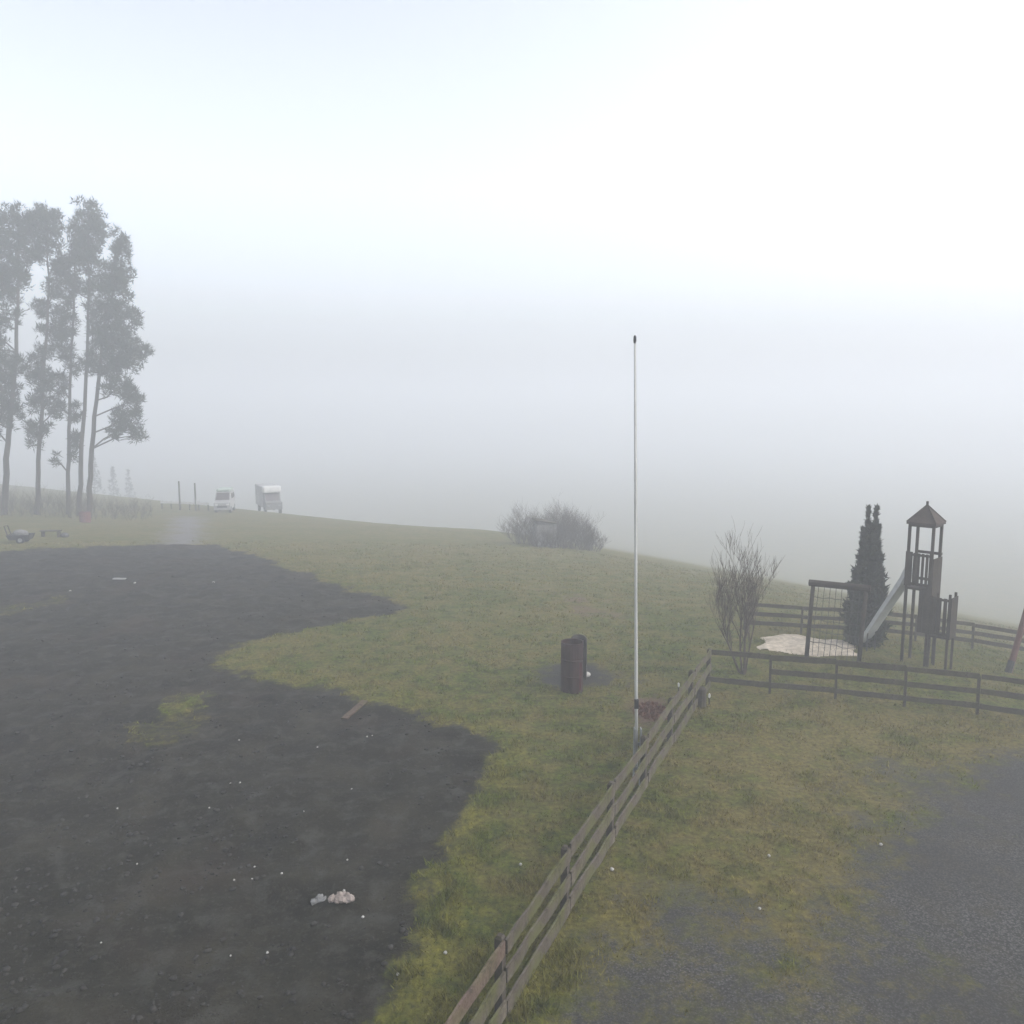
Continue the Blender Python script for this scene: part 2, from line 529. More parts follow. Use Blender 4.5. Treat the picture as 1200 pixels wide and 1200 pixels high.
# ------------------------------------------------------------------ short grass
def grass():
    N = 420000
    r = 6.2 * (44 / 6.2) ** rng.random(N)
    az = R(-37) + R(74) * rng.random(N)
    gx, gy = r * np.sin(az), r * np.cos(az)
    m = masks(gx, gy)
    clump = vnoise(gx, gy, 2.6, 41) + .7 * vnoise(gx, gy, 7, 42)
    keep = (m['dirt'] + .35 * vnoise(gx, gy, 5, 43) < .47) & (m['ash'] < .5) & (m['track'] < .55)
    keep &= rng.random(N) > np.clip(m['gravel'] * 2.6 - .55, 0, 1)
    keep &= rng.random(N) < np.clip(.55 + clump * 1.4, .12, 1)
    keep &= rng.random(N) > m['worn'] * .8
    gx, gy, r, clump = gx[keep], gy[keep], r[keep], clump[keep]
    mm = {k: v[keep] for k, v in m.items()}
    n = len(gx)
    gz = height(gx, gy, mm) - .005
    tall = np.clip(mm['moss'], 0, 1)
    hgt = (.022 + .05 * rng.random(n) ** 2) * (1 + np.clip(clump, -.3, 1)) * (1 + .9 * tall) * (1 + r * .006)
    wid = (.0035 + .0004 * r) * (.6 + .8 * rng.random(n))
    a = rng.random(n) * 2 * np.pi
    la = rng.random(n) * 2 * np.pi
    ln = hgt * (.2 + .9 * rng.random(n))
    b = np.stack([gx, gy, gz], 1)
    dv = np.stack([np.cos(a) * wid, np.sin(a) * wid, np.zeros(n)], 1)
    tip = b + np.stack([np.cos(la) * ln, np.sin(la) * ln, hgt], 1)
    v = np.empty((n * 3, 3)); v[0::3] = b - dv; v[1::3] = b + dv; v[2::3] = tip
    o = np_mesh('grass', v, np.arange(n * 3).reshape(n, 3), GRASS)
    for k in ('dry', 'moss'):
        at = o.data.attributes.new(k, 'FLOAT', 'POINT')
        at.data.foreach_set('value', np.repeat(mm[k], 3).astype(np.float32))
    tag(o, 'short patchy winter grass over the yard and the field', 'grass', kind='stuff')
grass()

# clods on the soil: nobody could count them
def lump_mesh(r, seed, sub=1, flat=.6, rough=.35):
    bm = bmesh.new()
    bmesh.ops.create_icosphere(bm, subdivisions=sub, radius=r)
    rr = random.Random(seed)
    for v in bm.verts:
        v.co *= 1 + rr.uniform(-rough, rough)
        v.co.z *= flat
    return bm

def clods():
    N = 9000
    r = 6.2 * (34 / 6.2) ** rng.random(N)
    az = R(-37) + R(40) * rng.random(N)
    gx, gy = r * np.sin(az), r * np.cos(az)
    m = masks(gx, gy)
    keep = (m['dirt'] > .62) & (vnoise(gx, gy, 1.1, 51) + .6 * vnoise(gx, gy, 4, 52) + rng.random(N) * .5 > .25)
    gx, gy = gx[keep], gy[keep]
    gz = height(gx, gy, {k: v[keep] for k, v in m.items()})
    n = len(gx)
    base = [np.array([v.co[:] for v in b.verts]) for b in ()]
    shapes = []
    for s in range(6):
        bm = lump_mesh(1, 60 + s, 1, .6, .3)
        bm.verts.index_update()
        shapes.append((np.array([v.co[:] for v in bm.verts]), np.array([[v.index for v in f.verts] for f in bm.faces])))
        bm.free()
    V, T, off = [], [], 0
    for i in range(n):
        vs, fs = shapes[i % 6]
        sz = .012 + .036 * random.random() ** 3
        a = random.random() * 6.28
        c, s_ = math.cos(a), math.sin(a)
        q = vs * sz
        q = np.stack([q[:, 0] * c - q[:, 1] * s_, q[:, 0] * s_ + q[:, 1] * c, q[:, 2]], 1) + (gx[i], gy[i], gz[i] + sz * .2)
        V.append(q); T.append(fs + off); off += len(vs)
    o = np_mesh('soil_clods', np.concatenate(V), np.concatenate(T), CLOD)
    tag(o, 'dark clods of earth littering the bare soil', 'soil', kind='stuff')
clods()

def gz_at(p):
    xx, yy = np.array([p.x]), np.array([p.y])
    return float(height(xx, yy, masks(xx, yy))[0])

# ------------------------------------------------------------------ fences
def fence(A, B, n, hA, hB, mats, label, skip=(), rails=3, lift=.12, flip=1, rw=.115, post_h=.04, pw=.085, jit=.012):
    A, B = Vector(A), Vector(B)
    root = empty('fence', A)
    tag(root, label, 'fence')
    d = (B - A); d.z = 0
    d.normalize()
    side = Vector((d.y, -d.x, 0)) * flip
    pts = []
    for i in range(n + 1):
        t = i / n
        q = A.lerp(B, t)
        q.z = gz_at(q)
        pts.append(q)
    for i, q in enumerate(pts):
        h = hA + (hB - hA) * i / n
        mb = MB()
        lean = Vector((random.uniform(-.02, .02), random.uniform(-.02, .02), 0))
        rot = Matrix.Rotation(math.atan2(d.y, d.x), 4, 'Z')
        k = pw / 2
        top = h + post_h + random.uniform(-.02, .02)
        vs = []
        for zz, o_ in ((-.25, Vector()), (top - .03, lean)):
            for sx, sy in ((-1, -1), (1, -1), (1, 1), (-1, 1)):
                vs.append(rot @ Vector((sx * k, sy * k, zz)) + o_)
        for sx, sy in ((-1, -1), (1, -1), (1, 1), (-1, 1)):
            vs.append(rot @ Vector((sx * k * .6, sy * k * .6, top)) + lean)
        fs = [(3, 2, 1, 0), (8, 9, 10, 11)]
        for lv in (0, 4):
            for a in range(4):
                b = (a + 1) % 4
                fs.append((lv + a, lv + b, lv + 4 + b, lv + 4 + a))
        mb.add(vs, fs)
        mb.build('post', mats[0], root, q - A)
    for i in range(n):
        p, q = pts[i], pts[i + 1]
        h = hA + (hB - hA) * (i + .5) / n
        for r_ in range(rails):
            if (i, r_) in skip: continue
            f = r_ / (rails - 1)
            zc = (h - rw / 2) * (1 - f) + (lift + rw / 2) * f
            off = side * (pw / 2 + .016 + .003)
            e = .018
            j1, j2 = random.uniform(-jit, jit), random.uniform(-jit, jit)
            a = p + d * e + off + Vector((0, 0, zc + j1))
            b = q - d * e + off + Vector((0, 0, zc + j2))
            mb = MB()
            L = (b - a).length
            mid = (a + b) / 2
            mb.plank(a - mid, b - mid, rw * random.uniform(.88, 1.06), .028, side, wob=.005 + jit * .14)
            mb.build('rail', mats[1 + (random.random() < .12)] if len(mats) > 2 else mats[1], root, mid - A)
    return root

CORNER = P(829, 803)
NEARP = P(566, 1225)
dirv = (NEARP - CORNER).normalized()
NEAR = NEARP + dirv * 3.2
fence(NEAR, CORNER, 8, .88, .92, (OLDWOOD, GREYWOOD, REDWOOD),
      'weathered grey board fence running from the bottom edge up past the flagpole', lift=.05, flip=1, rw=.172, post_h=-.005, jit=.03)
FR = P(1330, 862)
fence(CORNER, FR, 6, .90, .86, (OLDWOOD, OLDWOOD),
      'dark brown rail fence across the front of the playground', skip={(0, 1)}, lift=.14, flip=1, rw=.12, pw=.05, post_h=-.03)
BL, BR = P(872, 738), P(1340, 793)
fence(BL, BR, 7, .86, .72, (OLDWOOD, OLDWOOD),
      'grey rail fence behind the slide tower and the dark evergreen', lift=.20, flip=1, pw=.05, post_h=-.03)

# ------------------------------------------------------------------ flagpole
def flagpole():
    b = P(746, 921)
    b.z = gz_at(b)
    top = PY(744, 393, b.y)
    H = top.z - b.z
    root = empty('flagpole', b)
    tag(root, 'tall thin white flagpole standing behind the grey board fence', 'flagpole')
    lean = (top.x - b.x)
    at = lambda zz: Vector((lean * zz / H, 0, zz))
    m = MB()
    m.tube([at(.35), at(2.2), at(4.5), at(H - .12)], [.028, .026, .021, .016], 12)
    m.build('pole', POLEPAINT, root, smooth=True)
    m = MB()
    m.tube([at(H - .12), at(H - .08), at(H - .02), at(H)], [.019, .024, .022, .010], 10)
    m.build('cap', DARKMETAL, root)
    m = MB()
    for s in (-1, 1):
        m.box((s * .052, 0, .42), (.02, .11, 1.14), bev=.004)
    m.box((0, 0, .30), (.08, .02, .06)); m.box((0, 0, .72), (.08, .02, .05))
    m.build('hinged_base', GREYMETAL, root)
    m = MB()
    m.box(at(1.42) + Vector((-.005, -.052, 0)), (.07, .035, .16), bev=.006)
    m.box(at(1.42) + Vector((-.005, -.082, .05)), (.03, .03, .03))
    m.build('cleat', DARKMETAL, root)
    m = MB()
    m.tube([at(1.45) + Vector((-.01, -.06, 0)), at(4) + Vector((.02, -.05, 0)), at(H - .1) + Vector((.01, -.03, 0))], .004, 4)
    m.build('halyard', WHITE, root)
flagpole()

# ------------------------------------------------------------------ drums on the ash patch
def drums():
    b = P(670, 808); b.z = gz_at(b)
    k = (b.y * math.cos(PITCH) + (CAM_H - b.z) * math.sin(PITCH)) / F
    H = 57 * k / .97
    r = 13.0 * k
    root = empty('barrel', b)
    tag(root, 'dark rusty upright barrel standing at the front of the ash patch', 'barrel')
    m = MB()
    prof = [(r * .98, -.05), (r, 0.02), (r, H * .31), (r * 1.04, H * .33), (r, H * .35), (r, H * .64), (r * 1.04, H * .66), (r, H * .68), (r, H - .02), (r * 1.03, H), (r * .92, H), (r * .90, H * .5), (r * .88, .08)]
    n = 24
    vs = [(pr * math.cos(2 * math.pi * i / n), pr * math.sin(2 * math.pi * i / n), zz) for pr, zz in prof for i in range(n)]
    fs = [(j * n + i, j * n + (i + 1) % n, (j + 1) * n + (i + 1) % n, (j + 1) * n + i) for j in range(len(prof) - 1) for i in range(n)]
    fs.append(tuple((len(prof) - 1) * n + i for i in range(n)))
    m.add(vs, fs)
    m.build('shell', RUST, root, smooth=False)
    m = MB()
    for a in (R(-52), R(-44)):
        m.tube([(r * 1.012 * math.cos(a), r * 1.012 * math.sin(a), zz) for zz in (.06, H * .3, H * .62)], .012, 5)
    m.build('red_streak', RUSTRED, root)
    # rounded half shell behind
    c = P(678, 793); c.z = gz_at(c)
    k2 = (c.y * math.cos(PITCH) + (CAM_H - c.z) * math.sin(PITCH)) / F
    H2 = 50 * k2 / .97
    w = 9.5 * k2
    rt = empty('hollow_stump', c)
    tag(rt, 'grey-brown hollow upright shell with rounded top behind the rusty barrel', 'hollow stump')
    m = MB()
    n, lev = 18, 10
    vs, fs = [], []
    for side_r in (1.0, .82):
        for j in range(lev + 1):
            for i in range(n + 1):
                a = R(-25) + R(230) * i / n
                arch = math.sqrt(max(0, 1 - ((i / n - .5) * 2) ** 2 * .75))
                zt = H2 * (.72 + .28 * arch)
                vs.append((w * side_r * math.cos(a), w * side_r * math.sin(a), -.05 + (zt + .05) * j / lev))
    st = n + 1
    half = (lev + 1) * st
    for j in range(lev):
        for i in range(n):
            a = j * st + i
            fs.append((a, a + 1, a + st + 1, a + st))
            fs.append((half + a + st, half + a + st + 1, half + a + 1, half + a))
    for i in range(n):
        a = lev * st + i
        fs.append((a, a + 1, half + a + 1, half + a))
    for j in range(lev):
        for e in (0, n):
            a = j * st + e
            fs.append((a, a + st, half + a + st, half + a))
    m.add(vs, fs)
    m.build('shell', GREYSHELL, rt, smooth=True)
    m = MB()
    m.box((w * .15, w * .45, H2 * .80), (w * .9, .02, H2 * .16), bev=.006)
    m.build('metal_plate', GREYMETAL, rt)
    # a pale stone at its foot
    s = P(687, 790); s.z = gz_at(s)
    m = MB(); m.bm(lump_mesh(.10, 5, 2, .7, .12))
    o = m.build('stone', STONE, None, s + Vector((0, 0, .03)), smooth=True)
    tag(o, 'fist-sized pale stone beside the barrels on the ash patch', 'stone')
drums()

# ------------------------------------------------------------------ playground
def basis(u, v):
    o = P(u, v); o.z = gz_at(o)
    k = (o.y * math.cos(PITCH) + (CAM_H - o.z) * math.sin(PITCH)) / F
    return o, k

def play_tower():
    o, k = basis(1074.5, 777)
    az = math.atan2(o.x, o.y)
    root = empty('play_tower', o, -az)
    tag(root, 'tall wooden play tower with pyramid roof, grey slide and low side deck', 'play tower')
    kh = k * .99
    z = lambda v: (777 - v) * kh
    th = R(18.5)
    Rz = Matrix.Rotation(-th, 4, 'Z')
    s = 25.3 * k / 2
    loc = lambda a, b, c=0: Rz @ Vector((a, b, c))
    pw = .062
    def post(a, b, z0, z1, w=pw):
        m = MB(); m.box(loc(a, b, (z0 + z1) / 2), (w, w, z1 - z0), Rz, .005); m.build('post', PLAYWOOD, root)
    for a, b in ((-s, -s), (s, -s), (s, s), (-s, s)):
        post(a, b, -.2, z(611))
    m = MB(); m.box(loc(0, 0, z(687)), (2 * s + .05, 2 * s + .05, .06), Rz, .004); m.build('platform', PLAYWOOD, root)
    # guard panels: broad boards at the corners, slats with gaps between
    zt, zb = z(644), z(684)
    def panel(cx, cy, ang, width, zt, zb, broad, nsl, par, name='guard_panel'):
        m = MB()
        Rr = Rz @ Matrix.Rotation(ang, 4, 'Z')
        def bd(off, w, z0, z1, y=0):
            c = loc(cx, cy) + Rr @ Vector((off, y, 0)); c.z = (z0 + z1) / 2
            m.box(c, (w, .022, z1 - z0), Rr, .003)
        bd(-width / 2 + broad / 2, broad, zb, zt)
        bd(width / 2 - broad / 4, broad / 2, zb, zt)
        inner = width - broad * 1.5
        step = inner / nsl
        for i in range(nsl):
            bd(-width / 2 + broad + step * (i + .5), step * .62, zb + .02, zt - .02)
        for zz in (zt - .07, zb + .06):
            bd(0, width - .01, zz - .03, zz + .03, .0235)
        m.build(name, PLAYWOOD, par)
    e = s + pw / 2 + .014
    panel(0, -e, 0, 2 * s + .08, zt, zb, .16, 4, root)
    m = MB()
    for zz in (zt - .07, zb + .10):
        m = MB(); m.box(loc(0, e, zz), (2 * s + .08, .022, .07), Rz, .003); m.build('back_rail', PLAYWOOD, root)
    def solid(cx, cy, ang, width, zt, zb, name='side_panel'):
        m = MB()
        Rr = Rz @ Matrix.Rotation(ang, 4, 'Z')
        n = max(2, int(width / .10))
        for i in range(n):
            c = loc(cx, cy) + Rr @ Vector((-width / 2 + width * (i + .5) / n, 0, 0)); c.z = (zt + zb) / 2
            m.box(c, (width / n - .004, .022, zt - zb), Rr, .003)
        m.build(name, PLAYWOOD, root)
    solid(e, 0, math.pi / 2, 2 * s + .06, z(650), z(738))
    # roof
    m = MB()
    hw = s + .065
    ez, az_ = z(609.5), z(590)
    vs = [loc(-hw, -hw, ez), loc(hw, -hw, ez), loc(hw, hw, ez), loc(-hw, hw, ez), loc(0, 0, az_)]
    vs += [loc(-hw, -hw, ez - .05), loc(hw, -hw, ez - .05), loc(hw, hw, ez - .05), loc(-hw, hw, ez - .05)]
    m.add(vs, [(0, 1, 4), (1, 2, 4), (2, 3, 4), (3, 0, 4), (8, 7, 6, 5), (0, 5, 6, 1), (1, 6, 7, 2), (2, 7, 8, 3), (3, 8, 5, 0)])
    roof = m.build('roof', ROOFWOOD, root)
    m = MB()
    for a, b in ((-hw, -hw), (hw, -hw), (hw, hw), (-hw, hw)):
        m.tube([loc(a, b, ez + .012), loc(0, 0, az_ + .012)], .016, 5)
    m.build('hip_trim', PLAYWOOD, roof)
    m = MB(); m.box((0, 0, az_ + .03), (.05, .05, .13), Rz, .008); m.build('finial', PLAYWOOD, roof)
    m = MB()
    for sg in (-1, 1):
        m.box(loc(sg * s, 0, z(613)), (.035, 2 * s - pw - .006, .07), Rz)
        m.box(loc(0, sg * s, z(613)), (2 * s - pw - .006, .035, .07), Rz)
    m.build('top_beam', PLAYWOOD, root)
    # low side deck
    ds = .20
    dx, dy = s + ds + .06, -.06
    for a, b in ((-ds, -ds), (ds, -ds), (ds, ds), (-ds, ds)):
        post(dx + a, dy + b, -.2, z(688 if a > 0 else 692), .052)
    m = MB(); m.box(loc(dx, dy, z(739)), (2 * ds + .05, 2 * ds + .05, .05), Rz, .004); m.build('lower_deck', PLAYWOOD, root)
    panel(dx - .02, dy - ds - .041, 0, 2 * ds + .05, z(692), z(738), .05, 3, root, 'deck_rail')
    solid(dx + ds + .04, dy, math.pi / 2, 2 * ds + .06, z(692), z(740))
    solid(s * .55, -e + .03, 0, s * .8, z(688), z(737))
    # slide: chute with raised sides, top at the platform's left, foot beside the net frame
    foot = P(1011, 761)
    fl = root.matrix_world  # identity until update
    Minv = (Matrix.Translation(o) @ Matrix.Rotation(-az, 4, 'Z')).inverted()
    f = Minv @ foot
    top = loc(-s - .03, -.05, z(674))
    f.z += .20
    prof = []
    ctrl = [top, top.lerp(f, .10) + Vector((0, 0, -.07)), top.lerp(f, .25) + Vector((0, 0, -.06)), top.lerp(f, .55) + Vector((0, 0, -.06)), top.lerp(f, .85) + Vector((0, 0, -.07)), f]
    m = MB()
    dd = (f - top); dd.z = 0; dd.normalize()
    sdv = Vector((-dd.y, dd.x, 0))
    sec = [(-.20, .17), (-.20, -.02), (.20, -.02), (.20, .17), (.17, .17), (.17, .01), (-.17, .01), (-.17, .17)]
    vs, fs = [], []
    for j, c in enumerate(ctrl):
        hh = (1.35, 1.25, 1.1, 1, .9, .7)[j]
        for a, b in sec:
            vs.append(c + sdv * a + Vector((0, 0, b * (hh if b > .05 else 1))))
    for j in range(len(ctrl) - 1):
        for i in range(8):
            fs.append((j * 8 + i, j * 8 + (i + 1) % 8, (j + 1) * 8 + (i + 1) % 8, (j + 1) * 8 + i))
    for j in (0, len(ctrl) - 1):
        fs += [tuple(j * 8 + q for q in (0, 1, 6, 7)), tuple(j * 8 + q for q in (1, 2, 5, 6)), tuple(j * 8 + q for q in (2, 3, 4, 5))]
    m.add(vs, fs)
    m.build('slide', SLIDE, root)
    cc = top.lerp(f, .80)
    for sg in (-1, 1):
        m = MB()
        m.tube([cc + sdv * sg * .17 + Vector((0, 0, -.07)), Vector((cc.x, cc.y, -.1)) + sdv * sg * .17], .018, 6)
        m.build('slide_leg', DARKMETAL, root)
play_tower()

def net_frame():
    a, k = basis(945, 769)
    b, _ = basis(1006, 779)
    root = empty('climbing_frame', a)
    tag(root, 'square wooden frame with a grey rope net behind the front rail fence', 'climbing net')
    d = b - a; d.z = 0
    L = d.length; d.normalize()
    rot = Matrix.Rotation(math.atan2(d.y, d.x), 4, 'Z')
    H = 84 * k / .96
    lean = Vector((.085, 0, 0))
    for p in (Vector(), b - a):
        m = MB()
        m.tube([p + Vector((0, 0, -.15)), p + lean * .5 + Vector((0, 0, H * .5)), p + lean + Vector((0, 0, H - .08))], [.055, .053, .05], 8)
        m.build('post', PLAYWOOD, root, smooth=True)
    m = MB()
    zb = (b - a).z
    m.tube([lean - d * .10 + Vector((0, 0, H)), lean + (b - a) + d * .10 + Vector((0, 0, H))], .085, 10)
    m.build('top_beam', PLAYWOOD, root, smooth=False)
    m = MB()
    n = 9
    for i in range(1, n):
        q = d * (L * i / n)
        pts = [q + lean + Vector((0, 0, H - .05)), q + lean * .5 + Vector((random.uniform(-.02, .02), 0, H * .5)), q + Vector((0, 0, .06))]
        m.tube(pts, .008, 4)
    for j in range(1, 6):
        zz = H * (.06 + .155 * j)
        pts = [d * (L * i / n) + lean * (zz / H) + Vector((0, 0, zz + random.uniform(-.03, .03) - .03 * math.sin(math.pi * i / n))) for i in range(n + 1)]
        m.tube(pts, .008, 4)
    m.build('rope_net', ROPE, root)
net_frame()

def swing():
    # A-frame at the picture's edge: only its near leg and a chain are in view
    a, k = basis(1183, 787)
    root = empty('swing_set', a)
    tag(root, 'red-brown swing frame leaning in at the edge beside the play tower', 'swing')
    apex = Vector((.70, .35, 2.35))
    m = MB(); m.tube([Vector((-.03, 0, -.1)), apex], [.075, .065], 8); m.build('leg', REDBROWN, root)
    m = MB(); m.tube([Vector((-.05, -.01, -.04)), Vector((.055, .03, .30))], [.082, .079], 8); m.build('foot_sleeve', DARKMETAL, root)
    m = MB(); m.tube([Vector((1.25, .75, -.1)), apex + Vector((.06, .04, 0))], [.075, .065], 8); m.build('leg', REDBROWN, root)
    dv = Vector((2.4, -1.0, 0))
    m = MB(); m.tube([Vector((-.03, 0, -.1)) + dv, apex + dv], [.075, .065], 8); m.build('leg', REDBROWN, root)
    m = MB(); m.tube([Vector((1.25, .75, -.1)) + dv, apex + dv + Vector((.06, .04, 0))], [.075, .065], 8); m.build('leg', REDBROWN, root)
    m = MB(); m.tube([apex - dv * .05, apex + dv * 1.05], .065, 8); m.build('crossbar', REDBROWN, root)
    for q in (.3, .7):
        c = apex + dv * q
        m = MB(); m.box((c.x, c.y, .48), (.46, .18, .04), Matrix.Rotation(math.atan2(dv.y, dv.x), 4, 'Z'), .01)
        seat = m.build('swing_seat', RUBBER, root)
        m = MB()
        for sg in (-1, 1):
            o_ = dv.normalized() * (.2 * sg)
            m.tube([c + o_, Vector((c.x, c.y, .5)) + o_], .009, 4)
        m.build('chain', DARKMETAL, seat)
swing()

def sand_pit():
    c0 = poly([(892, 748), (915, 744), (955, 748), (1002, 755), (1004, 769), (960, 770), (893, 760)])
    mnx, mxx, mny, mxy = c0[:, 0].min(), c0[:, 0].max(), c0[:, 1].min(), c0[:, 1].max()
    gx, gy = np.meshgrid(np.linspace(mnx - .2, mxx + .2, 60), np.linspace(mny - .2, mxy + .2, 40))
    fx, fy = gx.ravel(), gy.ravel()
    s_ = sdist(fx, fy, c0) + .25 * vnoise(fx, fy, 2.2, 71)
    zz = height(fx, fy, masks(fx, fy)) + np.clip(s_, -.25, .16) * .34 + .09 * vnoise(fx, fy, 3, 72) + .012
    i0 = (np.arange(39)[:, None] * 60 + np.arange(59)[None, :]).ravel()
    q = np.stack([i0, i0 + 1, i0 + 61, i0 + 60], 1)
    q = q[(s_[q].mean(1) > -.06)]
    used, inv = np.unique(q, return_inverse=True)
    o = np_mesh('sand_heap', np.stack([fx, fy, zz], 1)[used], inv.reshape(q.shape), SAND)
    tag(o, 'pale pinkish sand heap of the play pit beside the net frame', 'sand', kind='stuff')
sand_pit()

# ------------------------------------------------------------------ plants
def branch(m, p, d, L, r, depth, rr, up=.25, spread=.55, kids=(2, 4), n=4):
    pts, rad = [Vector(p)], [r]
    segs = 4
    q, dd = Vector(p), Vector(d).normalized()
    for i in range(segs):
        dd = (dd + Vector((rr.uniform(-1, 1), rr.uniform(-1, 1), rr.uniform(-.4, 1) * up * 2)) * .16).normalized()
        q = q + dd * (L / segs)
        pts.append(q.copy()); rad.append(r * (1 - .6 * (i + 1) / segs))
    m.tube(pts, rad, n, cap=False)
    if depth <= 0: return
    for _ in range(rr.randint(*kids)):
        i = rr.randint(1, segs)
        ang = rr.uniform(0, 6.283)
        side = Vector((math.cos(ang), math.sin(ang), rr.uniform(-.1, .4)))
        nd = (pts[i] - pts[i - 1]).normalized() * (1 - spread * .5) + side * spread + Vector((0, 0, up))
        branch(m, pts[i], nd, L * rr.uniform(.5, .78), max(rad[i] * .72, .0035), depth - 1, rr, up, spread, kids, n if depth > 2 else 3)

def bare_tree():
    b, k = basis(866, 788)
    rr = random.Random(4)
    SC = .80
    root = empty('bare_tree', b)
    tag(root, 'leafless many-stemmed small tree behind the fence corner', 'tree')
    m, tw = MB(), MB()
    stems = [((872, 789), (.10, .0, 1), 1.0, .036), ((870.5, 788.5), (-.20, .15, 1), .95, .028), ((869, 788), (-.52, .1, 1), .92, .024),
             ((873, 788), (.20, .2, 1), .9, .022), ((868, 787.5), (-.66, .1, 1), .8, .018)]
    for (u, v), d, s, r in stems:
        p = P(u, v); p.z = gz_at(p) - .05
        p -= b
        d = Vector((d[0] * .85 - .05, d[1], d[2])).normalized()
        pts, rad = [p], [r]
        q = p.copy()
        L = 1.75 * s * SC
        for i in range(6):
            d = (d + Vector((rr.uniform(-1, 1) * .10, rr.uniform(-1, 1) * .10, .10))).normalized()
            q = q + d * L / 6
            pts.append(q.copy()); rad.append(r * (1 - .07 * (i + 1)))
        m.tube(pts, rad, 6, cap=False)
        for i in (3, 4, 5, 6, 6, 6, 6):
            a = rr.uniform(0, 6.283)
            nd = d * .8 + Vector((math.cos(a) * .36, math.sin(a) * .36, .4))
            branch(tw, pts[i], nd, (1.25 if i == 6 else .95) * s * SC * rr.uniform(.8, 1.15), rad[i] * .65, 3, rr, .42, .40, (3, 4), 4)
    m.build('trunk', TWIG, root)
    tw.build('crown', TWIG, root)
bare_tree()

def sprays(centers, per, size, rad, upbias, rr_, wf=.16):
    """leaf-sized triangles radiating around every centre"""
    C = np.repeat(np.asarray(centers), per, 0)
    n = len(C)
    d = rr_.normal(size=(n, 3))
    d /= np.linalg.norm(d, axis=1)[:, None] + 1e-9
    rad = np.repeat(np.broadcast_to(rad, (len(centers),)), per)
    base = C + d * (rad * rr_.random(n) ** .7)[:, None]
    dirv = d + np.array([0, 0, upbias]) + rr_.normal(size=(n, 3)) * .35
    dirv /= np.linalg.norm(dirv, axis=1)[:, None]
    L = size * (.5 + rr_.random(n))
    sd_ = np.cross(dirv, rr_.normal(size=(n, 3)))
    sd_ /= np.linalg.norm(sd_, axis=1)[:, None] + 1e-9
    w = L * wf * (.6 + .8 * rr_.random(n))
    v = np.empty((n * 3, 3))
    v[0::3] = base - sd_ * w[:, None]; v[1::3] = base + sd_ * w[:, None]; v[2::3] = base + dirv * L[:, None]
    return v

def pine(base_u, base_v, Y, trunk_px, lobes, label, r0, dens=1.0, seed=0):
    rr_ = np.random.default_rng(100 + seed)
    pr = random.Random(seed)
    b = PY(base_u, base_v, Y)
    b.z = G(b.x, b.y)
    root = empty('pine_tree', b)
    tag(root, label, 'pine tree', 'tall pines on the far left')
    m = MB()
    pts = [Vector((0, 0, -.3))] + [PY(u, v, Y) - b for u, v in trunk_px]
    n = len(pts)
    rad = [r0 * .8 * (1 - .80 * i / (n - 1)) for i in range(n)]
    fine, fr = [], []
    for i in range(n - 1):
        for j in range(5):
            t = j / 5
            q = pts[i].lerp(pts[i + 1], t)
            q += Vector((pr.uniform(-1, 1), pr.uniform(-1, 1), 0)) * (.045 if i + j else 0)
            fine.append(q); fr.append(rad[i] * (1 - t) + rad[i + 1] * t)
    fine.append(pts[-1]); fr.append(rad[-1])
    m.tube(fine, fr, 8)
    ppm = F / (Y * 1.0)
    cents, rads = [], []
    for (u, v, ru, rv) in lobes:
        c = PY(u, v, Y) - b
        cnt = max(4, int(ru * rv / 6.3 * dens))
        # limb from the trunk into the lobe
        zt = c.z - .25 * abs(c.x - fine[len(fine) // 2].x) - .4
        ti = min(range(len(fine)), key=lambda i: abs(fine[i].z - zt))
        yo = pr.uniform(-1, 1) * ru / ppm * .7
        tip = c + Vector((0, yo, 0))
        mid = fine[ti].lerp(tip, .5) + Vector((0, 0, pr.uniform(-.3, .25)))
        m.tube([fine[ti], mid, tip], [max(.035, fr[ti] * .38), .05, .02], 5)
        for _ in range(cnt):
            while True:
                a, bb, cc = pr.uniform(-1, 1), pr.uniform(-1, 1), pr.uniform(-1, 1)
                if a * a + bb * bb + cc * cc < 1: break
            q = c + Vector((a * ru * 1.12 / ppm, yo + bb * ru / ppm * 1.1, cc * rv * 1.08 / ppm))
            cents.append(q[:]); rads.append(pr.uniform(.18, .42))
            if pr.random() < .3:
                m.tube([tip.lerp(fine[ti], pr.random() * .5), q], [.022, .008], 3, cap=False)
    m.build('trunk', BARK, root)
    v = sprays(cents, 50, .27, np.array(rads) * .9, .55, rr_, .10)
    np_mesh('crown', v, np.arange(len(v)).reshape(-1, 3), NEEDLE, root)
    return root

pine(4, 600, 54.0, [(9, 520), (18, 430), (22, 340), (22, 250)],
     [(-30, 300, 26, 45), (15, 258, 17, 20), (18, 290, 24, 20), (-2, 335, 20, 22), (26, 320, 9, 16), (-25, 400, 26, 40), (10, 372, 20, 12), (-2, 395, 12, 14), (18, 428, 20, 16), (4, 455, 18, 20), (12, 485, 12, 18), (-25, 480, 22, 32), (-8, 500, 8, 20)],
     'pine at the picture edge, leftmost of the row of tall pines', .27, 1, 1)
pine(43, 600, 55.2, [(45, 540), (52, 430), (58, 340), (52, 258)],
     [(46, 255, 19, 16), (60, 272, 16, 18), (40, 283, 16, 15), (68, 305, 10, 20), (42, 303, 8, 8), (66, 340, 8, 14), (50, 362, 16, 11), (60, 385, 14, 16), (50, 415, 10, 10), (40, 432, 10, 14), (56, 445, 14, 16), (44, 470, 10, 16), (60, 480, 8, 14), (42, 508, 9, 16), (55, 505, 7, 8)],
     'second tall pine from the picture edge, thin straight trunk with ragged low sprays', .22, 1, 2)
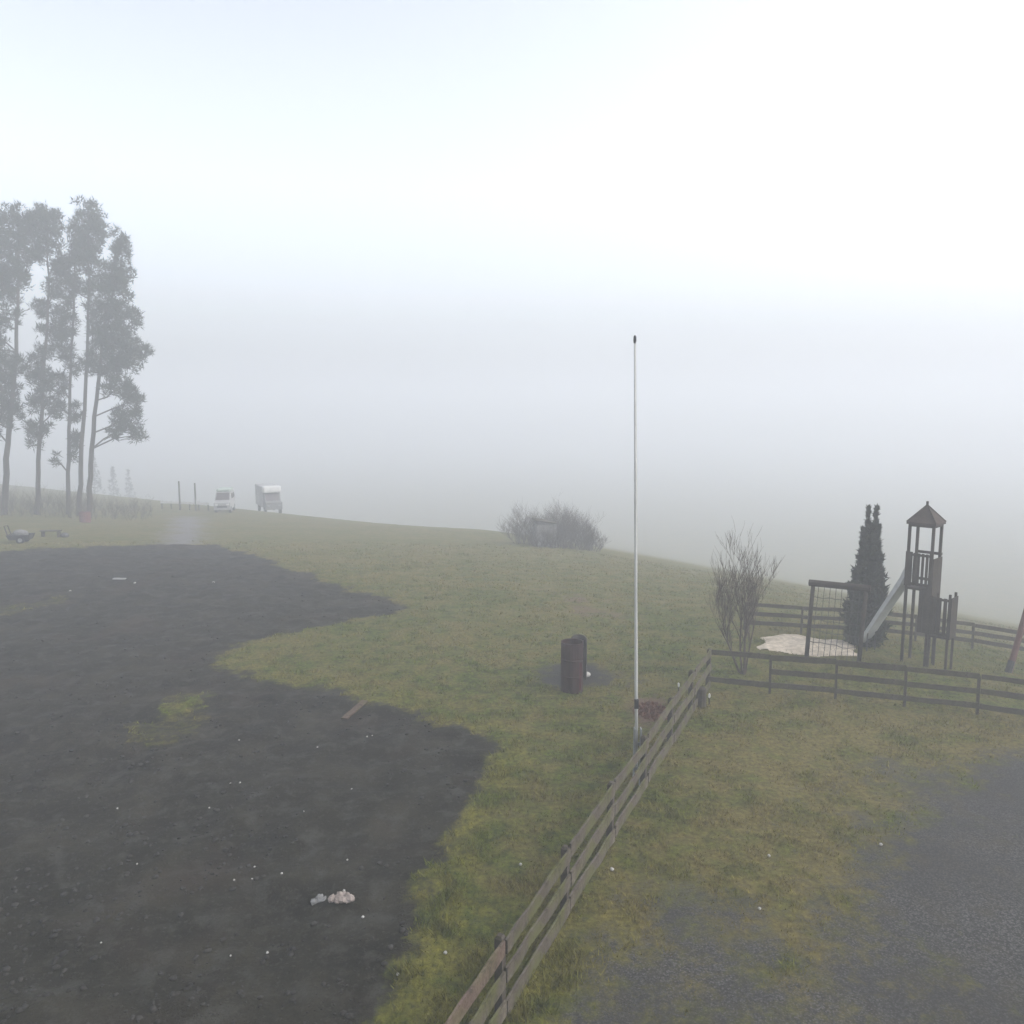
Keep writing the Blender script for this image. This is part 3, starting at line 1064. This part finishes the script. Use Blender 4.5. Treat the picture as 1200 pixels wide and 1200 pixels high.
pine(80, 600, 56.5, [(80, 540), (82, 450), (86, 360), (88, 290)],
     [(92, 290, 9, 18), (80, 318, 11, 18), (76, 350, 9, 16), (82, 378, 9, 16), (74, 408, 9, 14), (86, 428, 9, 12), (72, 452, 8, 14), (85, 482, 8, 12), (90, 512, 6, 14), (88, 532, 5, 9), (65, 537, 3, 8), (72, 480, 5, 10)],
     'slim pine in the middle of the pine row with tufts far down its trunk', .20, 1, 3)
pine(92, 600, 55.7, [(95, 540), (101, 440), (104, 350), (103, 246)],
     [(103, 250, 15, 14), (100, 268, 18, 16), (113, 275, 9, 16), (95, 295, 15, 16), (108, 308, 15, 18), (104, 332, 14, 12), (110, 355, 9, 12), (84, 335, 8, 12), (110, 385, 7, 18), (108, 420, 9, 18)],
     'pine with the tallest round top in the pine row', .23, 1, 4)
pine(103, 600, 53.6, [(106, 545), (115, 450), (124, 370), (136, 285)],
     [(138, 278, 6, 12), (139, 296, 10, 12), (147, 322, 10, 14), (130, 322, 12, 14), (135, 345, 18, 14), (128, 368, 14, 14), (148, 372, 15, 14), (138, 396, 18, 14), (160, 410, 14, 11), (146, 425, 16, 14), (126, 428, 14, 14), (140, 455, 15, 14), (155, 470, 9, 14), (146, 490, 14, 14), (136, 506, 9, 8), (156, 510, 9, 8), (120, 395, 9, 18)],
     'broad pine with foliage hanging low, rightmost of the pine row', .25, 1.15, 5)

def thuja():
    b, k = basis(1014, 757)
    kh = k * .985
    root = empty('evergreen_tree', b)
    tag(root, 'dark narrow evergreen with twin tips between net frame and slide tower', 'evergreen tree')
    m = MB()
    m.tube([(0, 0, -.2), (.0, 0, 1.2), (.02, 0, 2.6)], [.07, .05, .02], 7)
    m.build('trunk', BARK, root)
    rr_ = np.random.default_rng(9)
    cents, rads = [], []
    prof = [(757, 14), (748, 22), (735, 24), (700, 20.5), (680, 17.5), (660, 12.5), (640, 8.5), (622, 5), (610, 3)]
    def width(v):
        for (v0, w0), (v1, w1) in zip(prof, prof[1:]):
            if v1 <= v <= v0: return w0 + (w1 - w0) * (v0 - v) / (v0 - v1)
        return 3
    for _ in range(2000):
        v = 757 - 140 * rr_.random() ** 1.2
        a0 = rr_.integers(0, 9)
        w = width(v) * (.66 + .50 * (.5 + .5 * math.sin(v * .31 + a0 * 2.4)) * rr_.random() ** .5)
        a = (a0 + rr_.random()) * .698
        q = rr_.random() ** .5
        cx = 1012 + (757 - v) * .012 - 1014
        cents.append(((cx + math.cos(a) * w * q) * k, math.sin(a) * w * q * k, (757 - v) * kh)); rads.append(.06)
    tips = []
    for (u, vt) in ((1008.5, 592), (1018.5, 591), (1003, 632), (1023, 634), (1029, 664), (1022, 612), (1000, 648), (1003, 616), (1034, 688), (991, 682), (1027, 648), (995, 664), (987, 705), (1036, 708)):
        for _ in range(70):
            f = rr_.random()
            v = vt + f * 40
            tips.append(((u - 1014 + (1013 - u) * f * .35 + rr_.normal() * (.25 + 1.6 * f)) * k, rr_.normal() * (.25 + 1.6 * f) * k, (757 - v) * kh))
    vv = sprays(cents, 10, .135, np.array(rads), .75, rr_, .2)
    vv = np.concatenate([vv, sprays(tips, 14, .075, .03, 1.1, rr_, .22)])
    np_mesh('crown', vv, np.arange(len(vv)).reshape(-1, 3), THUJA, root)
thuja()

def bush(u, v, Y, w, h, label, seed, group=None, mat=TWIG, stems=26, depth=2, name='bare_bush', rs=.018):
    b = PY(u, v, Y); b.z = G(b.x, b.y)
    rr = random.Random(seed)
    m = MB()
    for _ in range(stems):
        a = rr.uniform(0, 6.283); q = rr.random() ** .6
        p = Vector((math.cos(a) * q * w * .36, math.sin(a) * q * w * .3, -.08))
        p.z = G(b.x + p.x, b.y + p.y) - b.z - .05
        d = Vector((p.x / w * 1.6 + rr.uniform(-.2, .2), p.y / w * 1.4 + rr.uniform(-.2, .2), 1))
        branch(m, p, d, h * rr.uniform(.42, .62) * (1 - .3 * q), rs, depth, rr, .18, .55, (4, 6), 4)
    o = m.build(name, mat, None, b)
    tag(o, label, 'bush', group)
    return o

gB = 'bare bushes on the crest of the field'
bc = P(650, 640)
Yb = bc.y
bush(616, 640, Yb - .3, 2.0, 2.3, 'low bare bush on the crest, left of the small pale shed', 31, gB, stems=34, depth=3)
bush(660, 640, Yb + .2, 2.2, 2.7, 'bare bush on the crest rising just behind the pale shed', 32, gB, stems=34, depth=3)
bush(672, 645, Yb - .8, 2.3, 2.3, 'dense bare bush on the crest, right beside the pale shed', 33, gB, stems=40, depth=3)
bush(691, 648, Yb - .7, 1.7, 1.4, 'lowest bare bush on the crest, nearest the flagpole', 34, gB, stems=30, depth=3)

bush(633, 643, Yb - 1.9, .9, 1.25, 'sparse bare bush standing in front of the small pale shed', 36, gB, stems=9, depth=3)
bush(652, 645, Yb - 1.8, 1.1, 1.5, 'bare bush overlapping the edge of the small pale shed', 37, gB, stems=16, depth=3)

def shed():
    b = PY(638, 640, Yb - .9); b.z = G(b.x, b.y)
    root = empty('small_shed', b, R(10))
    tag(root, 'small pale plank shed half hidden in the bare bushes on the crest', 'shed')
    m = MB()
    w, d, h = 1.15, 1.1, 1.5
    n = 7
    for i in range(n):
        if i in (9,): continue
        m.box((-w / 2 + w * (i + .5) / n, -d / 2, h / 2 - .1), (w / n * .86, .03, h + random.uniform(-.05, .05)))
    for i in range(n):
        m.box((-w / 2 + w * (i + .5) / n, d / 2, h / 2 - .1), (w / n * .95, .03, h))
    for s in (-1, 1):
        for i in range(6):
            m.box((s * (w / 2 + .017), -d / 2 + d * (i + .5) / 6, h / 2 - .1), (.03, d / 6 * .93, h))
    m.build('wall', SHEDWOOD, root)
    m = MB()
    m.box((0, 0, h + .04), (w + .12, d + .2, .06), Matrix.Rotation(R(9), 4, 'Y'))
    m.build('roof', OLDWOOD, root)
shed()

# scrub along the far edge of the yard: one mass
def scrub():
    rr = random.Random(50)
    m = MB()
    for i in range(420):
        u = rr.uniform(-60, 178)
        Y = rr.uniform(52, 66) + max(0, (u - 100)) * .02
        p = PY(u, 600, Y); p.z = G(p.x, p.y) - .05
        h = rr.uniform(.35, 1.1) * (1.15 if u < 110 else .8)
        branch(m, p, (rr.uniform(-.5, .5), rr.uniform(-.5, .5), 1), h, .02, 2, rr, .15, .6, (3, 5), 3)
    o = m.build('scrub', SCRUB)
    tag(o, 'low brown scrub along the far edge under the pines', 'scrub', kind='stuff')
scrub()

def sapling(u, v, Y, h, label, seed):
    b = PY(u, v, Y); b.z = G(b.x, b.y)
    rr = random.Random(seed); rr_ = np.random.default_rng(seed)
    root = empty('young_spruce', b)
    tag(root, label, 'young spruce', 'faint young spruces in the fog')
    m = MB(); m.tube([(0, 0, -.2), (0, 0, h)], [.07, .02], 6); m.build('trunk', BARK, root)
    c = []
    for _ in range(120):
        f = rr.random() ** 1.3
        a = rr.uniform(0, 6.28); q = rr.random() ** .5 * (1 - f) * h * .2
        c.append((math.cos(a) * q, math.sin(a) * q, h * (.12 + .88 * f)))
    v_ = sprays(c, 14, .3, .12, -.1, rr_)
    np_mesh('crown', v_, np.arange(len(v_)).reshape(-1, 3), NEEDLE, root)
sapling(113, 600, 128, 8.4, 'faint young spruce just right of the broad pine', 61)
sapling(135, 600, 135, 7.8, 'faint young spruce, middle one beyond the scrub', 62)
sapling(153, 600, 142, 8.6, 'faint young spruce nearest the twin dark posts', 63)

# ------------------------------------------------------------------ far left yard
def wheel(parent, c, r, w, axis_y=True):
    m = MB()
    a = Vector((0, w / 2, 0)) if axis_y else Vector((w / 2, 0, 0))
    c = Vector(c)
    m.tube([c - a, c - a * .8, c + a * .8, c + a], [r * .9, r, r, r * .9], 18)
    t = m.build('wheel', RUBBER, parent)
    m = MB(); m.tube([c - a * 1.06, c + a * 1.06], [r * .55] * 2, 12); m.build('rim', GREYMETAL, t)

def motorhome():
    b = PY(316, 597, 73.5); b.z = G(b.x, b.y)
    root = empty('motorhome', b, R(-62))
    tag(root, 'white motorhome with an over-cab bunk parked on the crest', 'motorhome')
    # local +X is the front
    m = MB(); m.box((-.75, 0, 1.60), (3.6, 1.72, 2.0), bev=.10); m.build('body', CREAM, root)
    m = MB(); m.box((1.30, 0, 2.34), (.80, 1.66, .62), bev=.15); m.build('over_cab_bunk', WHITE, root)
    m = MB()
    vs = [(1.06, -.78, .5), (2.35, -.74, .5), (2.35, -.74, 1.15), (1.75, -.72, 1.30), (1.35, -.70, 2.02), (1.06, -.70, 2.02)]
    vs += [(a, -b_, c) for a, b_, c in vs]
    m.add(vs, [(0, 1, 2, 3, 4, 5), (11, 10, 9, 8, 7, 6)] + [(i, (i + 1) % 6, 6 + (i + 1) % 6, 6 + i) for i in range(6)])
    cab = m.build('cab', GREYSTONE, root)
    m = MB()
    m.add([(1.765, -.64, 1.31), (1.765, .64, 1.31), (1.385, .60, 1.98), (1.385, -.60, 1.98)], [(0, 1, 2, 3)])
    m.v = [(a + .02, b_, c + .012) for a, b_, c in m.v]
    m.build('windscreen', GLASS, cab)
    for s in (-1, 1):
        m = MB(); m.box((2.36, s * .52, .88), (.05, .26, .16), bev=.02); m.build('headlight', GREYMETAL, cab)
    for s in (-1, 1):
        for xx in (-1.7, -.6):
            m = MB(); m.box((xx, s * .865, 1.80), (.7, .02, .5), bev=.005); m.build('window', GLASS, root)
    m = MB(); m.box((.35, -.866, 1.35), (.55, .02, 1.45), bev=.005); m.build('door', GREYMETAL, root)
    for xx in (-1.6, 1.55):
        for s in (-1, 1):
            wheel(root, (xx, s * .68, .33), .33, .2)
motorhome()

def van():
    b = PY(264, 600, 66.5); b.z = G(b.x, b.y)
    root = empty('van', b, R(-78))
    tag(root, 'small white van with a greenish roof left of the motorhome', 'van')
    m = MB()
    vs = [(-1.5, -.66, .35), (1.6, -.66, .35), (1.62, -.66, .95), (1.15, -.64, 1.12), (.75, -.58, 1.78), (-1.45, -.58, 1.80), (-1.52, -.64, 1.1)]
    vs += [(a, -b_, c) for a, b_, c in vs]
    n = 7
    m.add(vs, [tuple(range(n)), tuple(range(2 * n - 1, n - 1, -1))] + [(i, (i + 1) % n, n + (i + 1) % n, n + i) for i in range(n)])
    m.build('body', CREAM, root)
    m = MB(); m.box((-.35, 0, 1.92), (2.1, 1.1, .24), bev=.08); m.build('roof_box', GREENISH, root)
    m = MB(); m.add([(1.135, -.54, 1.17), (1.135, .54, 1.17), (.785, .50, 1.73), (.785, -.50, 1.73)], [(0, 1, 2, 3)])
    m.v = [(a + .02, b_, c + .012) for a, b_, c in m.v]
    m.build('windscreen', GLASS, root)
    for s in (-1, 1):
        m = MB(); m.box((1.62, s * .46, .80), (.04, .24, .15), bev=.01); m.build('headlight', WHITE, root)
        for xx in (-.9, .05):
            m = MB(); m.box((xx, s * .618, 1.42), (.75, .02, .42), Matrix.Rotation(s * R(5), 4, 'X'), .005); m.build('window', GLASS, root)
    m = MB(); m.box((1.60, .0, .62), (.05, .8, .16)); m.build('grille', DARKMETAL, root)
    for xx in (-.95, 1.0):
        for s in (-1, 1):
            wheel(root, (xx, s * .58, .30), .30, .18)
van()

def low_barrier():
    a, b = PY(190, 594, 67), PY(244, 594, 67)
    a.z, b.z = G(a.x, a.y), G(b.x, b.y)
    root = empty('barrier', a)
    tag(root, 'low white rail barrier between the twin dark posts and the van', 'barrier')
    n = 5
    for i in range(n + 1):
        q = a.lerp(b, i / n) - a
        m = MB(); m.box(q + Vector((0, 0, .30)), (.10, .10, .85), bev=.01); m.build('post', GREYWOOD, root)
    m = MB(); m.plank(Vector((-.1, -.07, .62)), b - a + Vector((.1, -.07, .62)), .2, .03, (0, 1, 0), 8); m.build('rail', WHITE, root)
    for u, vt, lb in ((211, 564, 'taller dark post beside the low white barrier'), (229.5, 566, 'dark post with a small pale plate, nearer the van')):
        p = PY(u, 596, 66.2); p.z = G(p.x, p.y)
        t = PY(u + .5, vt, 66.2)
        h = t.z - p.z
        m = MB(); m.tube([(0, 0, -.2), (.01, 0, h)], [.075, .065], 8)
        if u < 220:
            o = m.build('post', OLDWOOD, None, p); tag(o, lb, 'post')
        else:
            rt = empty('signpost', p); tag(rt, lb, 'post')
            m.build('pole', OLDWOOD, rt)
            m = MB(); m.box((.25, -.09, h * .30), (.36, .03, .34), bev=.01); m.build('plate', WHITE, rt)
low_barrier()

def yard_things():
    # cart with a grey load
    b, k = basis(25, 637)
    root = empty('handcart', b, R(12)); tag(root, 'dark handcart with a pale grey load on the far grass', 'cart')
    m = MB()
    w, d = .42, .55
    vs = [(-w, -.3, .16), (w, -.3, .16), (w, .3, .16), (-w, .3, .16), (-w * 1.25, -.38, .42), (w * 1.25, -.38, .42), (w * 1.25, .38, .42), (-w * 1.25, .38, .42)]
    m.add(vs, [(3, 2, 1, 0), (0, 1, 5, 4), (1, 2, 6, 5), (2, 3, 7, 6), (3, 0, 4, 7)])
    m.build('tray', DARKMETAL, root)
    m = MB(); m.bm(lump_mesh(.36, 77, 2, .62, .10), Matrix.Translation((0, 0, .44))); m.build('load', GREYSTONE, root, smooth=True)
    m = MB(); m.tube([(-.5, -.2, .4), (-.62, -.2, .85), (-.62, .2, .85), (-.5, .2, .4)], .03, 6); m.build('handle', DARKMETAL, root)
    for s in (-1, 1): wheel(root, (.1, s * .36, .17), .18, .07)
    # bench
    b, k = basis(60, 629)
    root = empty('bench', b, R(4)); tag(root, 'low dark plank bench on the far grass under the pines', 'bench')
    m = MB(); m.box((0, 0, .34), (1.05, .28, .06), bev=.01); m.build('seat', OLDWOOD, root)
    for s in (-1, 1):
        m = MB(); m.box((s * .4, 0, .13), (.08, .24, .355)); m.build('leg', OLDWOOD, root)
    b, k = basis(75.5, 629)
    m = MB(); m.bm(lump_mesh(.22, 8, 2, .75, .1)); o = m.build('boulder', DARKSTONE, None, b + Vector((0, 0, .08)), smooth=True)
    tag(o, 'small dark boulder at the end of the plank bench', 'boulder')
    b, k = basis(100, 612)
    root = empty('drum', b); tag(root, 'faded red drum at the foot of the pines', 'drum')
    m = MB(); m.tube([(0, 0, -.05), (0, 0, .05), (0, 0, .3), (0, 0, .32), (0, 0, .34), (0, 0, .62), (0, 0, .66)], [.33, .34, .34, .36, .34, .34, .32], 18); m.build('body', REDPAINT, root)
    m = MB(); m.tube([(0, 0, .663), (0, 0, .69)], [.33, .33], 18); m.build('lid', RUSTRED, root)
yard_things()

# ------------------------------------------------------------------ small things on the ground
def drop(name, u, v, mb, mat, label, cat, group=None, dz=0.0, rz=0.0, smooth=False):
    p = P(u, v); p.z = gz_at(p) + dz
    o = mb.build(name, mat, None, p, smooth)
    o.rotation_euler.z = rz
    tag(o, label, cat, group)
    return o

a, b = P(404, 843), P(428, 822)
L = (b - a).length
m = MB(); m.plank((-L / 2, 0, 0), (L / 2, 0, 0), .13, .03, (0, 0, 1), 5)
drop('plank', 416, 832, m, REDWOOD, 'pinkish-brown plank lying at the soil edge beside the grass tongue', 'plank', dz=.04, rz=math.atan2(b.y - a.y, b.x - a.x))
m = MB(); m.plank((-.22, 0, 0), (.22, 0, 0), .16, .04, (0, 0, 1), 3)
drop('board', 140, 679, m, CREAM, 'short white board lying on the far part of the soil', 'board', dz=.06, rz=.1)

def rubble(u, v, w, d, mat, label, seed, n):
    rr = random.Random(seed)
    m = MB()
    for i in range(n):
        a = rr.uniform(0, 6.28); q = rr.random() ** .6
        r = rr.uniform(.02, .055)
        m.bm(lump_mesh(r, seed * 50 + i, 1, .75, .3), Matrix.Translation((math.cos(a) * q * w, math.sin(a) * q * d, r * .3)))
    m.bm(lump_mesh(min(w, d) * .9, seed, 2, .35, .15), Matrix.Diagonal((w / d, 1, 1, 1)))
    drop('rubble_lump', u, v, m, mat, label, 'rubble', dz=.0)
rubble(400, 1055, .15, .085, PINKSTONE, 'larger pinkish lump of crumbled rubble on the dark soil', 3, 34)
rubble(374, 1047, .085, .10, GREYSTONE, 'smaller grey lump of crumbled rubble left of the pinkish one', 4, 18)

proto = []
for i in range(3):
    bm = lump_mesh(.022, 200 + i, 2, .75, .16)
    mm_ = MB(); mm_.bm(bm)
    proto.append(mm_)
gS = 'small pale stones scattered on the dark soil'
stones_px = [(274, 1025, .8), (330, 1018, 1.1), (425, 1070, 1.1), (407, 1002, .9), (403, 1036, 1), (313, 1108, .9), (466, 1141, 1), (137, 939, .9),
             (270, 915, .9), (281, 913, 1), (298, 1008, .8), (295, 1021, .7), (160, 1003, .8), (280, 864, 1.0), (372, 872, 1.0), (430, 860, 1.2), (436, 857, 1.0),
             (400, 1199, 1.3), (270, 1114, .7), (245, 941, .8), (412, 920, .8), (356, 950, .8), (118, 1098, .7), (82, 690, 1.6), (158, 683, 1.8), (250, 680, 2.0)]
src = []
for i, (u, v, s) in enumerate(stones_px):
    p = P(u, v); p.z = gz_at(p) + .006
    if i < 3:
        o = proto[i].build('stone', STONE, None, p, True)
        src.append(o)
    else:
        o = src[i % 3].copy(); COL.objects.link(o)
    o.location = p
    k = s * (.8 if v > 800 else 1.2)
    o.scale = (k * random.uniform(.8, 1.2), k, k)
    o.rotation_euler.z = random.uniform(0, 6)
    tag(o, 'small pale stone lying on the dark bare soil', 'stone', gS)
gL = 'small white stones lying in the grass'
for (u, v, s, lb) in ((610, 1016, 1.0, 'tiny white stone in the green grass between soil and fence'), (717, 1020, 1.3, 'white stone in the grass close along the drive side of the board fence'),
                      (901, 1005, 1.0, 'tiny white stone in the middle of the dry lawn'), (890, 1067, .9, 'tiny white stone on the lawn above the gravel tongue'),
                      (522, 1118, 1.0, 'tiny white stone in the yellow moss beside the soil'), (1032, 992, 1.1, 'tiny white stone on the gravel at the lawn edge')):
    o = src[0].copy(); COL.objects.link(o)
    p = P(u, v); p.z = gz_at(p) + .03
    o.location = p; o.scale = (s,) * 3; o.rotation_euler.z = random.uniform(0, 6)
    tag(o, lb, 'stone', gL)

# insulators on the fence corner, stump, leaf heap
def insulator(u, v, label):
    p = P(u, v); p.z = gz_at(p)
    root = empty('marker_peg', p); tag(root, label, 'peg')
    m = MB(); m.tube([(0, 0, -.1), (0, 0, .16)], .012, 6); m.build('stake', DARKMETAL, root)
    m = MB(); m.tube([(0, 0, .15), (0, 0, .17), (0, 0, .23), (0, 0, .25)], [.012, .022, .022, .010], 8); m.build('cap', WHITE, root)
insulator(795, 811, 'white-capped peg in the grass left of the fence corner')
insulator(831, 824, 'white-capped peg right of the dark stump at the fence corner')
m = MB(); m.tube([(0, 0, -.1), (0, 0, .05), (.01, 0, .25), (.02, .01, .36), (.02, .01, .39)], [.15, .12, .10, .095, .07], 10)
drop('stump', 821, 826, m, OLDWOOD, 'dark stump at the foot of the fence corner', 'stump')

def leaf_heap():
    p = P(764, 836); p.z = gz_at(p)
    rr_ = np.random.default_rng(5)
    n = 1500
    a = rr_.random(n) * 6.283; q = rr_.random(n) ** .6
    c = np.stack([np.cos(a) * q * .36, np.sin(a) * q * .5, .005 + .13 * (1 - q) * rr_.random(n)], 1)
    v = sprays(c, 1, .06, .02, .1, rr_, .4)
    o = np_mesh('leaf_heap', v, np.arange(len(v)).reshape(-1, 3), LEAFLITTER)
    o.location = p
    tag(o, 'low heap of red-brown dead leaves between the flagpole and the fence', 'leaves', kind='stuff')
leaf_heap()

# ------------------------------------------------------------------ the fog
t = bpy.data.materials.new('haze')
t.use_nodes = True
nt = t.node_tree
nt.nodes.clear()
pv = nt.nodes.new('ShaderNodeVolumePrincipled')
pv.inputs['Color'].default_value = (.912, .94, .982, 1)
pv.inputs['Density'].default_value = FOG_DENSITY
pv.inputs['Anisotropy'].default_value = 0.2
mo = nt.nodes.new('ShaderNodeOutputMaterial')
nt.links.new(pv.outputs[0], mo.inputs['Volume'])
m = MB()
zlo, zhi = -17.5, 25.5
m.box((0, 0, (zlo + zhi) / 2), (1700, 1700, zhi - zlo))
h = m.build('haze', t)
tag(h, 'pale even fog filling the whole yard', 'fog', kind='stuff')
